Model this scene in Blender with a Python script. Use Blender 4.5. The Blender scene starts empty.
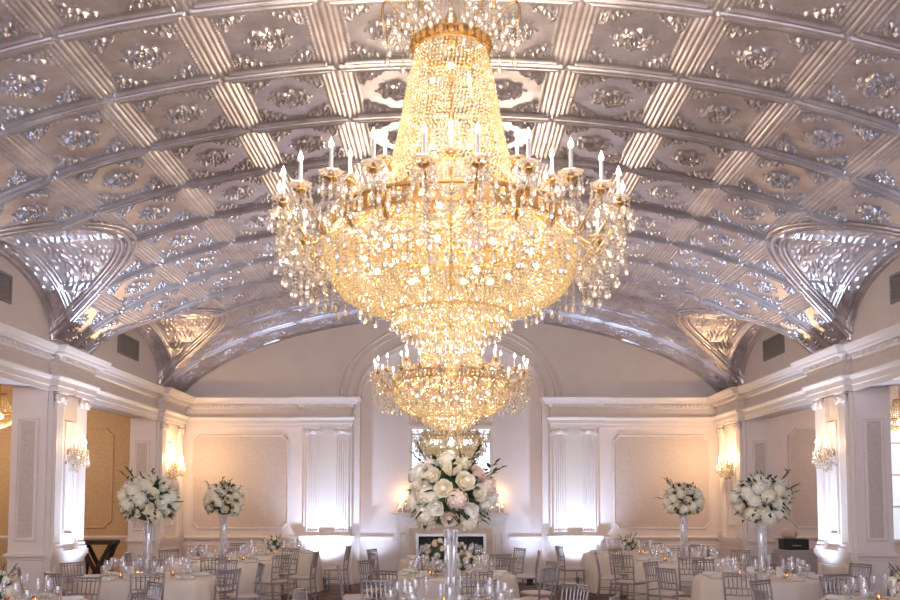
import bpy, math, random
import numpy as np
from mathutils import Vector, Matrix
PI = math.pi
R = math.radians
random.seed(7)
sc = bpy.context.scene
COL = sc.collection

# ------------------------------------------------------------------ camera, world, light, exposure
F = 950.0; EYE = 1.8; PITCH = R(4.0); HOR = 502.0
cam_d = bpy.data.cameras.new('camera'); cam = bpy.data.objects.new('camera', cam_d); COL.objects.link(cam)
cam_d.sensor_width = 36.0; cam_d.lens = 36.0 * F / 900.0
cam_d.shift_x = -1.0 / 900.0
cam_d.shift_y = (HOR - 300.0 - F * math.tan(PITCH)) / 900.0
cam_d.clip_end = 200
cam.location = (0, 0, EYE); cam.rotation_euler = (R(90) + PITCH, 0, 0)
sc.camera = cam
sc.view_settings.view_transform = 'Standard'; sc.view_settings.look = 'None'
sc.view_settings.gamma = 1.0; sc.view_settings.use_curve_mapping = False
sc.view_settings.exposure = 0.17
w = bpy.data.worlds.new('world'); sc.world = w; w.use_nodes = True
bg = w.node_tree.nodes['Background']
bg.inputs[0].default_value = (0.90, 0.90, 1.0, 1); bg.inputs[1].default_value = 4.2
sc.cycles.max_bounces = 8; sc.cycles.transparent_max_bounces = 24; sc.cycles.sample_clamp_indirect = 6.0
sc.cycles.caustics_reflective = False; sc.cycles.caustics_refractive = False

def lamp(kind, loc, power, color, size=0.1, rot=None, spot=None, parent=None, blend=0.6, name='lamp_light'):
    d = bpy.data.lights.new(name, kind); d.energy = power; d.color = color
    if kind == 'AREA': d.size = size
    else: d.shadow_soft_size = size
    if kind == 'SPOT': d.spot_size = spot; d.spot_blend = blend
    o = bpy.data.objects.new(name, d); COL.objects.link(o); o.location = loc
    if rot: o.rotation_euler = rot
    if parent: o.parent = parent
    return o

WARM = (1.0, 0.80, 0.58); COOL = (0.58, 0.74, 1.0)
YE = 21.11            # end wall
PIERS = [(19.26, 20.94), (14.05, 15.42), (8.72, 10.42), (3.44, 5.14), (-1.84, -0.14)]
LUN = [17.48, 12.21, 6.93, 1.65]          # lunette centres
LW = 1.92
YB = -4.0

# ------------------------------------------------------------------ materials
def new_mat(name):
    m = bpy.data.materials.new(name); m.use_nodes = True
    nt = m.node_tree; return m, nt, nt.nodes['Principled BSDF']
def simple(name, col, rough=0.5, metal=0.0, spec=0.5, noise=0.0, scale=20.0, bump=0.0, bscale=60.0, trans=0.0):
    m, nt, b = new_mat(name)
    b.inputs['Base Color'].default_value = (*col, 1); b.inputs['Roughness'].default_value = rough
    b.inputs['Metallic'].default_value = metal; b.inputs['Specular IOR Level'].default_value = spec
    tc = nt.nodes.new('ShaderNodeTexCoord')
    if noise > 0:
        n = nt.nodes.new('ShaderNodeTexNoise'); n.inputs['Scale'].default_value = scale; n.inputs['Detail'].default_value = 5
        nt.links.new(tc.outputs['Object'], n.inputs['Vector'])
        r = nt.nodes.new('ShaderNodeValToRGB')
        r.color_ramp.elements[0].position = 0.3; r.color_ramp.elements[1].position = 0.7
        r.color_ramp.elements[0].color = (*[c * (1 - noise) for c in col], 1)
        r.color_ramp.elements[1].color = (*[min(1, c * (1 + noise)) for c in col], 1)
        nt.links.new(n.outputs['Fac'], r.inputs['Fac']); nt.links.new(r.outputs['Color'], b.inputs['Base Color'])
    if bump > 0:
        n2 = nt.nodes.new('ShaderNodeTexNoise'); n2.inputs['Scale'].default_value = bscale; n2.inputs['Detail'].default_value = 4
        nt.links.new(tc.outputs['Object'], n2.inputs['Vector'])
        bp = nt.nodes.new('ShaderNodeBump'); bp.inputs['Strength'].default_value = bump; bp.inputs['Distance'].default_value = 0.02
        nt.links.new(n2.outputs['Fac'], bp.inputs['Height']); nt.links.new(bp.outputs['Normal'], b.inputs['Normal'])
    if trans: b.inputs['Transmission Weight'].default_value = trans
    return m
def emis(name, col, strength):
    m, nt, b = new_mat(name)
    b.inputs['Base Color'].default_value = (*col, 1)
    b.inputs['Emission Color'].default_value = (*col, 1); b.inputs['Emission Strength'].default_value = strength
    return m
def clear(name, col, gloss, body, bodycol, rough=0.05):
    """cut glass: part see-through, part sparkle, part milky scatter"""
    m = bpy.data.materials.new(name); m.use_nodes = True; nt = m.node_tree; nt.nodes.clear()
    out = nt.nodes.new('ShaderNodeOutputMaterial')
    tr = nt.nodes.new('ShaderNodeBsdfTransparent'); tr.inputs[0].default_value = (*col, 1)
    gl = nt.nodes.new('ShaderNodeBsdfGlossy'); gl.inputs['Roughness'].default_value = rough; gl.inputs[0].default_value = (*bodycol, 1)
    tl = nt.nodes.new('ShaderNodeBsdfTranslucent'); tl.inputs[0].default_value = (*bodycol, 1)
    df = nt.nodes.new('ShaderNodeBsdfDiffuse'); df.inputs[0].default_value = (*bodycol, 1)
    m0 = nt.nodes.new('ShaderNodeMixShader'); m0.inputs[0].default_value = 0.5
    nt.links.new(tl.outputs[0], m0.inputs[1]); nt.links.new(df.outputs[0], m0.inputs[2])
    m1 = nt.nodes.new('ShaderNodeMixShader'); m1.inputs[0].default_value = body
    nt.links.new(tr.outputs[0], m1.inputs[1]); nt.links.new(m0.outputs[0], m1.inputs[2])
    fr = nt.nodes.new('ShaderNodeLayerWeight'); fr.inputs[0].default_value = 0.35
    mp = nt.nodes.new('ShaderNodeMapRange'); mp.inputs['To Min'].default_value = gloss; mp.inputs['To Max'].default_value = min(1.0, gloss + 0.5)
    nt.links.new(fr.outputs['Facing'], mp.inputs['Value'])
    m2 = nt.nodes.new('ShaderNodeMixShader'); nt.links.new(mp.outputs[0], m2.inputs[0])
    nt.links.new(m1.outputs[0], m2.inputs[1]); nt.links.new(gl.outputs[0], m2.inputs[2])
    nt.links.new(m2.outputs[0], out.inputs[0])
    return m
def damask(name, c1, c2, scale=6.0, rough=0.5):
    m, nt, b = new_mat(name); b.inputs['Roughness'].default_value = rough
    tc = nt.nodes.new('ShaderNodeTexCoord')
    n = nt.nodes.new('ShaderNodeTexNoise'); n.inputs['Scale'].default_value = scale * 2.2; n.inputs['Detail'].default_value = 3; n.inputs['Distortion'].default_value = 2.0
    v = nt.nodes.new('ShaderNodeTexVoronoi'); v.inputs['Scale'].default_value = scale
    nt.links.new(tc.outputs['Object'], n.inputs['Vector']); nt.links.new(tc.outputs['Object'], v.inputs['Vector'])
    mx = nt.nodes.new('ShaderNodeMath'); mx.operation = 'ADD'
    nt.links.new(n.outputs['Fac'], mx.inputs[0]); nt.links.new(v.outputs['Distance'], mx.inputs[1])
    r = nt.nodes.new('ShaderNodeValToRGB'); r.color_ramp.elements[0].position = 0.72; r.color_ramp.elements[1].position = 0.95
    r.color_ramp.elements[0].color = (*c1, 1); r.color_ramp.elements[1].color = (*c2, 1)
    nt.links.new(mx.outputs[0], r.inputs['Fac']); nt.links.new(r.outputs['Color'], b.inputs['Base Color'])
    bp = nt.nodes.new('ShaderNodeBump'); bp.inputs['Strength'].default_value = 0.35; bp.inputs['Distance'].default_value = 0.01
    nt.links.new(mx.outputs[0], bp.inputs['Height']); nt.links.new(bp.outputs['Normal'], b.inputs['Normal'])
    return m

def tin_mat():
    m, nt, b = new_mat('pressed_tin')
    b.inputs['Metallic'].default_value = 0.72
    tc = nt.nodes.new('ShaderNodeTexCoord')
    n = nt.nodes.new('ShaderNodeTexNoise'); n.inputs['Scale'].default_value = 2.2; n.inputs['Detail'].default_value = 8; n.inputs['Roughness'].default_value = 0.7
    nt.links.new(tc.outputs['Object'], n.inputs['Vector'])
    r = nt.nodes.new('ShaderNodeValToRGB')
    r.color_ramp.elements[0].position = 0.32; r.color_ramp.elements[0].color = (0.52, 0.46, 0.48, 1)
    r.color_ramp.elements[1].position = 0.68; r.color_ramp.elements[1].color = (0.82, 0.78, 0.84, 1)
    nt.links.new(n.outputs['Fac'], r.inputs['Fac']); nt.links.new(r.outputs['Color'], b.inputs['Base Color'])
    n2 = nt.nodes.new('ShaderNodeTexNoise'); n2.inputs['Scale'].default_value = 5; n2.inputs['Detail'].default_value = 6
    nt.links.new(tc.outputs['Object'], n2.inputs['Vector'])
    mp = nt.nodes.new('ShaderNodeMapRange'); mp.inputs['To Min'].default_value = 0.22; mp.inputs['To Max'].default_value = 0.42
    nt.links.new(n2.outputs['Fac'], mp.inputs['Value']); nt.links.new(mp.outputs[0], b.inputs['Roughness'])
    n3 = nt.nodes.new('ShaderNodeTexNoise'); n3.inputs['Scale'].default_value = 30; n3.inputs['Detail'].default_value = 3
    nt.links.new(tc.outputs['Object'], n3.inputs['Vector'])
    bp = nt.nodes.new('ShaderNodeBump'); bp.inputs['Strength'].default_value = 0.12; bp.inputs['Distance'].default_value = 0.01
    nt.links.new(n3.outputs['Fac'], bp.inputs['Height']); nt.links.new(bp.outputs['Normal'], b.inputs['Normal'])
    return m

M = {}
M['tin'] = tin_mat()
M['plaster'] = simple('painted_plaster', (0.79, 0.70, 0.70), 0.6, noise=0.03, scale=3)
M['trim'] = simple('satin_trim_paint', (0.78, 0.70, 0.68), 0.35, noise=0.02, scale=4)
M['frieze'] = simple('ornate_frieze', (0.68, 0.60, 0.59), 0.4, bump=0.9, bscale=26, noise=0.08, scale=26)
M['damask'] = damask('damask_wallpaper', (0.54, 0.44, 0.41), (0.63, 0.53, 0.50), 30)
M['lamplit_wall'] = damask('lamplit_wallpaper', (0.50, 0.33, 0.18), (0.60, 0.42, 0.25), 26)  # left aisle: warm lamplight put into the wallpaper colour as a gold tint
M['lamplit_trim'] = simple('lamplit_cream_paint', (0.70, 0.50, 0.30), 0.5)  # left aisle trim and ceiling, same warm lamplight tinted into the paint
M['carpet'] = simple('patterned_carpet', (0.16, 0.10, 0.09), 0.95, noise=0.5, scale=3, bump=0.4, bscale=120)
M['brass'] = simple('polished_brass', (0.60, 0.37, 0.15), 0.28, 1.0, noise=0.1)
M['beads'] = clear('crystal_beads', (1, 0.97, 0.9), 0.22, 0.52, (1.0, 0.89, 0.66), 0.12)
M['crystal'] = clear('crystal_prisms', (1, 0.99, 0.98), 0.24, 0.36, (1.0, 0.93, 0.84), 0.08)
M['glass'] = clear('clear_glass', (0.97, 0.98, 1.0), 0.14, 0.12, (0.95, 0.95, 1.0), 0.04)
M['flame'] = emis('candle_bulb', (1.0, 0.82, 0.58), 14.0)
M['bulb'] = emis('inner_bulb', (1.0, 0.82, 0.58), 7.0)
M['votive_flame'] = emis('votive_flame', (1.0, 0.62, 0.26), 9.0)
M['candle'] = simple('ivory_candle', (0.62, 0.58, 0.58), 0.5)
M['silver'] = simple('silver_paint', (0.33, 0.30, 0.33), 0.38, 0.55, noise=0.08, scale=15)
M['cushion'] = simple('blush_cushion', (0.74, 0.62, 0.60), 0.8, bump=0.1)
M['cloth'] = simple('blush_satin_cloth', (0.84, 0.75, 0.71), 0.55, noise=0.02, scale=6)
M['napkin'] = simple('white_linen', (0.82, 0.79, 0.80), 0.8, bump=0.1)
M['china'] = simple('white_china', (0.85, 0.83, 0.82), 0.15)
M['petal'] = simple('ivory_petal', (0.95, 0.88, 0.73), 0.65, noise=0.06, scale=14)
M['petal_white'] = simple('white_petal', (0.95, 0.92, 0.84), 0.65, noise=0.05, scale=14)
M['petal_pink'] = simple('blush_petal', (0.92, 0.75, 0.66), 0.65, noise=0.08, scale=14)
M['leaf'] = simple('dark_green_leaf', (0.028, 0.055, 0.022), 0.5, noise=0.3, scale=12)
M['marble'] = simple('pale_marble', (0.70, 0.66, 0.66), 0.3, noise=0.12, scale=5)
M['peach'] = simple('peach_marble', (0.68, 0.52, 0.44), 0.35, noise=0.12, scale=5)
M['black'] = simple('black_iron', (0.012, 0.012, 0.012), 0.6)
M['steel'] = simple('brushed_steel', (0.45, 0.45, 0.48), 0.35, 0.8)
M['mirror'] = simple('mirror_glass', (0.62, 0.68, 0.76), 0.02, 1.0)
M['wood'] = simple('dark_wood', (0.03, 0.015, 0.009), 0.6, noise=0.3, scale=8)
M['vent'] = simple('grey_vent_metal', (0.30, 0.27, 0.26), 0.5, 0.3)
M['card'] = simple('white_card', (0.88, 0.86, 0.85), 0.6)
M['daylight'] = emis('daylit_window_pane', (0.75, 0.85, 1.0), 0.55)
M['amber'] = clear('amber_votive_glass', (1.0, 0.8, 0.6), 0.15, 0.35, (1.0, 0.82, 0.70), 0.1)
M['greycloth'] = simple('grey_linen', (0.42, 0.40, 0.42), 0.8)

# ------------------------------------------------------------------ mesh builder
class MB:
    def __init__(s): s.v = []; s.f = []
    def add(s, vs, fs, mat=None):
        b = len(s.v)
        if mat is not None: vs = [tuple(mat @ Vector(v)) for v in vs]
        s.v.extend(tuple(v) for v in vs); s.f.extend(tuple(b + i for i in f) for f in fs); return s
    def box(s, x0, x1, y0, y1, z0, z1, mat=None):
        vs = [(x0,y0,z0),(x1,y0,z0),(x1,y1,z0),(x0,y1,z0),(x0,y0,z1),(x1,y0,z1),(x1,y1,z1),(x0,y1,z1)]
        return s.add(vs, [(0,3,2,1),(4,5,6,7),(0,1,5,4),(1,2,6,5),(2,3,7,6),(3,0,4,7)], mat)
    def lathe(s, prof, n=16, c=(0,0,0), mat=None, flute=0, cap=True):
        vs = []; fs = []
        for (r, z) in prof:
            for i in range(n):
                a = 2*PI*i/n; rr = r * (1 + (flute if i % 2 else -flute))
                vs.append((c[0]+rr*math.cos(a), c[1]+rr*math.sin(a), c[2]+z))
        for j in range(len(prof)-1):
            for i in range(n):
                k = (i+1) % n; fs.append((j*n+i, j*n+k, (j+1)*n+k, (j+1)*n+i))
        if cap:
            if prof[0][0] > 1e-4: fs.append(tuple(range(n-1, -1, -1)))
            if prof[-1][0] > 1e-4: fs.append(tuple((len(prof)-1)*n+i for i in range(n)))
        return s.add(vs, fs, mat)
    def tube(s, pts, r, n=6, mat=None, closed=False, r1=None):
        pts = [Vector(p) for p in pts]; N = len(pts); vs = []; fs = []; up0 = None
        for i, p in enumerate(pts):
            if closed: t = pts[(i+1) % N] - pts[i-1]
            else: t = pts[min(i+1, N-1)] - pts[max(i-1, 0)]
            t.normalize()
            if up0 is None:
                up0 = Vector((0,0,1)) if abs(t.z) < 0.9 else Vector((1,0,0))
            u = up0 - t * up0.dot(t)
            if u.length < 1e-5: u = Vector((1,0,0)) - t*t.x
            u.normalize(); up0 = u; w_ = t.cross(u)
            rr = r if r1 is None else r + (r1-r)*i/max(1, N-1)
            for k in range(n):
                a = 2*PI*k/n; vs.append(p + (u*math.cos(a) + w_*math.sin(a))*rr)
        for i in range(N if closed else N-1):
            for k in range(n):
                l = (k+1) % n; j = (i+1) % N
                fs.append((i*n+k, i*n+l, j*n+l, j*n+k))
        if not closed:
            fs.append(tuple(range(n-1,-1,-1))); fs.append(tuple((N-1)*n+k for k in range(n)))
        return s.add(vs, fs, mat)
    def octa(s, c, r, h, rot=0.0):
        x, y, z = c; ca, sa = math.cos(rot)*r, math.sin(rot)*r
        vs = [(x,y,z+h),(x+ca,y+sa,z),(x-sa,y+ca,z),(x-ca,y-sa,z),(x+sa,y-ca,z),(x,y,z-h)]
        return s.add(vs, [(0,1,2),(0,2,3),(0,3,4),(0,4,1),(5,2,1),(5,3,2),(5,4,3),(5,1,4)])
    def ball(s, c, r, n=8, m=6, sz=1.0, mat=None):
        return s.lathe([(max(1e-5, r*math.sin(PI*j/m)), -r*sz*math.cos(PI*j/m)) for j in range(m+1)], n, c, mat, cap=False)
    def mould(s, path, prof, closed=False, mat=None):
        """sweep prof [(out, z)] along plan path, mitred; out is to the LEFT of travel"""
        P = [Vector((p[0], p[1])) for p in path]; N = len(P); vs = []; fs = []; K = len(prof)
        def nrm(a, b):
            d = (b-a).normalized(); return Vector((-d.y, d.x))
        for i in range(N):
            if closed: n1 = nrm(P[i-1], P[i]); n2 = nrm(P[i], P[(i+1) % N])
            else:
                n1 = nrm(P[max(i-1,0)], P[max(i,1)]) if i > 0 else nrm(P[0], P[1])
                n2 = nrm(P[i], P[i+1]) if i < N-1 else n1
            b = n1+n2
            m = b / max(1e-6, b.dot(n1)) if b.length > 1e-6 else n1
            for (o, z) in prof: vs.append((P[i].x+m.x*o, P[i].y+m.y*o, z))
        for i in range(N if closed else N-1):
            j = (i+1) % N
            for k in range(K-1):
                fs.append((i*K+k, j*K+k, j*K+k+1, i*K+k+1))
        return s.add(vs, fs, mat)
    def build(s, name, mat, parent=None, smooth=False, kind=None):
        me = bpy.data.meshes.new(name); me.from_pydata(s.v, [], s.f); me.update()
        if mat is not None: me.materials.append(mat)
        if smooth: me.polygons.foreach_set('use_smooth', [True]*len(me.polygons))
        o = bpy.data.objects.new(name, me); COL.objects.link(o)
        if parent: o.parent = parent
        if kind: o['kind'] = kind
        return o
def np_mesh(name, co, faces, mat, smooth=True):
    me = bpy.data.meshes.new(name)
    me.vertices.add(len(co)); me.vertices.foreach_set('co', co.astype(np.float32).ravel())
    nf = len(faces); me.loops.add(nf*4); me.loops.foreach_set('vertex_index', faces.astype(np.int32).ravel())
    me.polygons.add(nf); me.polygons.foreach_set('loop_start', np.arange(0, nf*4, 4, dtype=np.int32))
    me.polygons.foreach_set('use_smooth', np.full(nf, smooth))
    me.update(calc_edges=True); me.materials.append(mat)
    o = bpy.data.objects.new(name, me); COL.objects.link(o); return o
def tag(o, label=None, cat=None, group=None, kind=None):
    if label: o['label'] = label
    if cat: o['category'] = cat
    if group: o['group'] = group
    if kind: o['kind'] = kind
    return o
def empty(name, loc=(0,0,0), rz=0.0, parent=None):
    o = bpy.data.objects.new(name, None); COL.objects.link(o); o.location = loc; o.rotation_euler = (0,0,rz)
    o.empty_display_size = 0.1
    if parent: o.parent = parent
    return o
def copy_tree(o, parent=None):
    c = o.copy(); COL.objects.link(c); c.parent = parent
    for ch in list(KIDS.get(o.name, [])): 
        KIDS.setdefault(c.name, []).append(copy_tree(ch, c))
    return c
KIDS = {}
def index_kids(root):
    def rec(o):
        ks = [x for x in COL.objects if x.parent == o]
        KIDS[o.name] = ks
        for k in ks: rec(k)
    rec(root)

# ------------------------------------------------------------------ vault
VA, VB, VZ = 6.44, 2.71, 3.27
def main_h(x): return VZ + VB*np.sqrt(np.maximum(0, 1-(x/VA)**2))
CB = 4.24; CR = 0.92
def cross_h(x, y, yc):
    t = np.clip((y-yc)/LW, -1, 1)
    return CB + (CR + 0.14*(6.02-np.abs(x))/1.8)*np.sqrt(np.maximum(0, 1-t*t))
XM = 6.02
th = np.linspace(0, math.asin(XM/VA), 4000)
xs_ = VA*np.sin(th); zs_ = VZ+VB*np.cos(th)
arc = np.concatenate([[0], np.cumsum(np.hypot(np.diff(xs_), np.diff(zs_)))])
SMAX = arc[-1]; CU = 1.09; CV = 1.235
def step(a, b, d): 
    t = np.clip((d-a)/(b-a), 0, 1); return t*t*(3-2*t)
rng = np.random.RandomState(3)
def band(d, a, b, e=0.008): return step(a-e, a+e, d)*(1-step(b-e, b+e, d))
def relief(u, v, cu, cv):
    """u, v in metres inside the cell, 0..cu, 0..cv; height towards the room"""
    du = np.minimum(u, cu-u); dv = np.minimum(v, cv-v); d = np.minimum(du, dv)
    e = 0.0055
    h = 0.036*band(d, -1, 0.022, e) + 0.006*band(d, 0.022, 0.042, e) + 0.034*band(d, 0.042, 0.068, e) + 0.006*band(d, 0.068, 0.090, e) + 0.026*band(d, 0.090, 0.118, e)
    g = 0.010
    ht = 0.050*band(d, -1, 0.026, g) + 0.044*band(d, 0.056, 0.088, g) + 0.020*band(d, 0.108, 0.128, 0.006)
    h = np.where(du < dv, 0.6*h, ht)
    along = np.where(du < dv, v, u)
    h = h + band(d, 0.142, 0.166, 0.006)*(0.014+0.005*np.cos(along*2*PI/0.055))
    x = u-cu/2; y = v-cv/2; r = np.hypot(x, y*0.95); t = np.arctan2(y, x)
    Rm = 0.20+0.026*np.cos(8*t)
    med = np.clip((Rm-r)/0.04, 0, 1)*(0.014+0.014*np.cos(8*t+5*np.sin(r*30))*np.clip(r/0.06, 0, 1)+0.012*np.cos(r*110+np.cos(8*t)))
    h = h + 1.25*np.maximum(0, med)
    a = du-0.178; b = dv-0.178; rr = np.hypot(a, b); p = np.arctan2(np.maximum(b, 0), np.maximum(a, 1e-6))
    Rc = 0.255-0.055*np.sin(2*p)+0.022*np.cos(14*p)
    cor = np.clip((Rc-rr)/0.03, 0, 1)*(a > 0)*(b > 0)*(0.012+0.013*np.cos(13*(p-PI/4)+5*np.sin(rr*30))+0.012*np.cos(rr*85))
    return h + 1.3*np.maximum(0, cor)
def vault_mesh(name, y0, y1, du_, dv_, fine=True):
    K = int(SMAX/CU*du_); s = np.arange(-K, K+1)*CU/du_
    s = np.concatenate([[-SMAX], s, [SMAX]])
    y = YE-np.arange(int(round((YE-y0)/CV*dv_)), int(round((YE-y1)/CV*dv_))-1, -1)*CV/dv_
    ns = len(s); ny = len(y)
    S, Y = np.meshgrid(s, y)
    T = np.interp(np.abs(S), arc, th); X = VA*np.sin(T)*np.sign(S); Z = VZ+VB*np.cos(T)
    nx = -np.sin(T)*np.sign(S)/VA; nz = -np.cos(T)/VB; L = np.hypot(nx, nz); nx /= L; nz /= L
    H = relief(np.mod(S, CU), np.mod(YE-Y, CV), CU, CV)
    keep = np.ones_like(X, bool)
    for yc in LUN:
        inside = (np.abs(Y-yc) < LW) & (cross_h(X, Y, yc) > main_h(X)+0.015) & (np.abs(X) > 3)
        keep &= ~inside
    co = np.stack([X+nx*H, Y, Z+nz*H], -1).reshape(-1, 3)
    idx = np.arange(ns*ny).reshape(ny, ns)
    q = np.stack([idx[:-1,:-1], idx[:-1,1:], idx[1:,1:], idx[1:,:-1]], -1)
    k = keep[:-1,:-1] & keep[:-1,1:] & keep[1:,1:] & keep[1:,:-1]
    if not fine: k = keep[:-1,:-1] | keep[:-1,1:] | keep[1:,1:] | keep[1:,:-1]
    return np_mesh(name, co, q[k], M['tin'])
YSEAM = YE-12*CV
v1 = vault_mesh('ceiling', YSEAM, YE, 100, 104); v1['kind'] = 'structure'
v2 = vault_mesh('ceiling', YB, YSEAM, 28, 28, False); v2['kind'] = 'structure'
def cross_vault(yc, side, fine):
    nt_ = 150 if fine else 50; nx_ = 120 if fine else 30
    t = np.linspace(-1, 1, nt_)
    t = np.sin(t*PI/2)                       # even spacing round the arch
    y = yc + LW*t
    lo = np.full(nt_, 3.0); hi = np.full(nt_, XM)
    for _ in range(40):
        mid = (lo+hi)/2; c = cross_h(mid, y, yc) > main_h(mid)
        hi = np.where(c, mid, hi); lo = np.where(c, lo, mid)
    xi = np.minimum(hi, XM-0.002)
    k = np.linspace(0, 1, nx_)
    X = XM + (xi[None,:]-XM)*k[:,None]; Yv = np.repeat(y[None,:], nx_, 0)
    Z = cross_h(X, Yv, yc)
    # relief: band beside the wall, band beside the groin, struts between
    ang = np.arcsin(np.clip(t, -1, 1)); A = ang[None,:]*1.45; D = XM-X; E = (X-xi[None,:])
    E = E*np.clip(np.abs(np.gradient(y))[None,:]*0+1, 0, 1)
    h = 0.05*band(D, 0.0, 0.05)+0.035*band(D, 0.05, 0.1)+0.055*band(D, 0.30, 0.35)+0.03*band(D, 0.35, 0.40)
    h += 0.05*band(E, 0.06, 0.11)+0.03*band(E, 0.11, 0.17)
    for q0 in (-1.15, 0.0, 1.15):
        dd = np.abs(A-q0); h = np.maximum(h, 0.05*band(dd, -1, 0.025)+0.035*band(dd, 0.04, 0.075))
    body = (D > 0.45) & (E > 0.2)
    orn = np.sin(A*25+3*np.sin(D*21))*np.cos(D*33+2*np.sin(A*17))
    h += np.where(body, np.maximum(0, orn)*0.02, 0)
    h += np.where((D > 0.12) & (D < 0.28), 0.018*np.maximum(0, np.cos(A*26)*np.sin(D*40)), 0)
    tt = np.repeat(t[None,:], nx_, 0)
    ny_ = -tt/LW; nz_ = -np.sqrt(np.maximum(1e-6, 1-tt*tt))/CR; L = np.hypot(ny_, nz_)
    co = np.stack([side*X, Yv+ny_/L*h, Z+nz_/L*h], -1).reshape(-1, 3)
    idx = np.arange(nt_*nx_).reshape(nx_, nt_)
    q = np.stack([idx[:-1,:-1], idx[:-1,1:], idx[1:,1:], idx[1:,:-1]], -1).reshape(-1, 4)
    o = np_mesh('ceiling', co, q, M['tin']); o['kind'] = 'structure'
    mb = MB(); rim = [(side*(xi[i]-0.01), y[i], float(cross_h(xi[i], y[i], yc))-0.012) for i in range(nt_)]
    mb.tube(rim, 0.036, 8)
    rim2 = [(side*(xi[i]-0.10), y[i]+0.07*t[i], float(main_h(xi[i]-0.10))-0.02) for i in range(2, nt_-2)]
    mb.tube(rim2, 0.03, 6)
    arch = [(side*(XM-0.03), y[i], float(cross_h(XM, y[i], yc))-0.03) for i in range(nt_)]
    mb.tube(arch, 0.045, 8)
    r = mb.build('groin_moulding', M['tin'], o, smooth=True)
for i, yc in enumerate(LUN):
    for side in (-1, 1): cross_vault(yc, side, i < 3)
# foot blocks under each spring of the vault
def struct(name, mb, mat, smooth=False, parent=None):
    o = mb.build(name, mat, parent, smooth)
    if parent is None: o['kind'] = 'structure'
    return o

# ------------------------------------------------------------------ shell
struct('floor', MB().box(-11, 11, YB, YE+1.5, -0.1, 0.0), M['carpet'])
for side, nm in ((-1, 'left'), (1, 'right')):
    a, b = sorted((side*6.0, side*6.52))
    mb = MB().box(a, b, YB, YE+0.35, 3.50, 5.75)
    for (y0, y1) in PIERS: mb.box(a, b, y0, y1, 0, 3.50)
    struct('wall_' + nm, mb, M['plaster'])
    a, b = sorted((side*10.8, side*11.0))
    struct('wall_%s_aisle' % nm, MB().box(a, b, YB, YE+0.3, 0, 4.3), M['lamplit_wall'] if side < 0 else M['plaster'])
    a, b = sorted((side*6.5, side*11.0))
    struct('ceiling', MB().box(a, b, YB, YE+0.3, 4.3, 4.4), M['lamplit_trim'] if side < 0 else M['plaster'])
    mb = MB().box(a, b, YE, YE+0.2, 0, 4.3)
    struct('wall_%s_aisle_end' % nm, mb, M['lamplit_wall'] if side < 0 else M['plaster'])

# end wall with arched niche
NA, NB_, NZ = 2.03, 1.30, 4.12
def arch_z(x, o=0.0): return NZ + (NB_+o)*math.sqrt(max(0, 1-(x/(NA+o))**2))
mb = MB(); ytop = 6.3
mb.box(-6.7, -NA, YE, YE+0.30, 0, ytop); mb.box(NA, 6.7, YE, YE+0.30, 0, ytop)
n = 40
px_ = [-NA*math.cos(PI*i/n) for i in range(n+1)]
vs = []; fs = []
for x in px_:
    z = arch_z(x); vs += [(x, YE, z), (x, YE, ytop), (x, YE+0.30, z)]
for i in range(n):
    a = i*3; fs += [(a, a+3, a+4, a+1), (a, a+2, a+5, a+3)]
mb.add(vs, fs)
struct('wall_back', mb, M['plaster'])
struct('wall_niche', MB().box(-2.3, 2.3, YE+0.30, YE+0.45, 0, 5.9), M['plaster'])
# niche arch mouldings
mb = MB()
for off, r in ((0.05, 0.035), (0.13, 0.02), (0.30, 0.025), (0.42, 0.04)):
    pts = [(-(NA+off)*math.cos(PI*i/48), YE-0.01, NZ+0.04+(NB_+off)*math.sin(PI*i/48)) for i in range(49)]
    mb.tube(pts, r, 8)
struct('trim_1', mb, M['trim'], True)

ENT = [(0.0, 3.45), (0.05, 3.45), (0.05, 3.52), (0.07, 3.53), (0.07, 3.61), (0.10, 3.63), (0.12, 3.66), (0.12, 3.68), (0.04, 3.69)]
FRZ = [(0.04, 3.69), (0.04, 3.87)]
COR = [(0.04, 3.87), (0.07, 3.89), (0.08, 3.90), (0.08, 3.96), (0.15, 3.97), (0.18, 3.985), (0.19, 4.02), (0.21, 4.03), (0.23, 4.06), (0.25, 4.09), (0.25, 4.11), (0.0, 4.13)]
PJ = 0.12
def ent_path(side):
    """plan path, room side on the left of travel for side=-1 reversed"""
    p = [(side*6.0, YB)]
    for (y0, y1) in reversed(PIERS):
        if y1 > 20: y1 = min(y1, 20.75)
        p += [(side*6.0, y0), (side*(6.0-PJ), y0), (side*(6.0-PJ), y1), (side*6.0, y1)]
    p += [(side*6.0, YE), (side*3.30, YE), (side*3.30, YE-PJ), (side*2.24, YE-PJ), (side*2.24, YE+0.02), (side*2.24, YE+0.25)]
    return p
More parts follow.
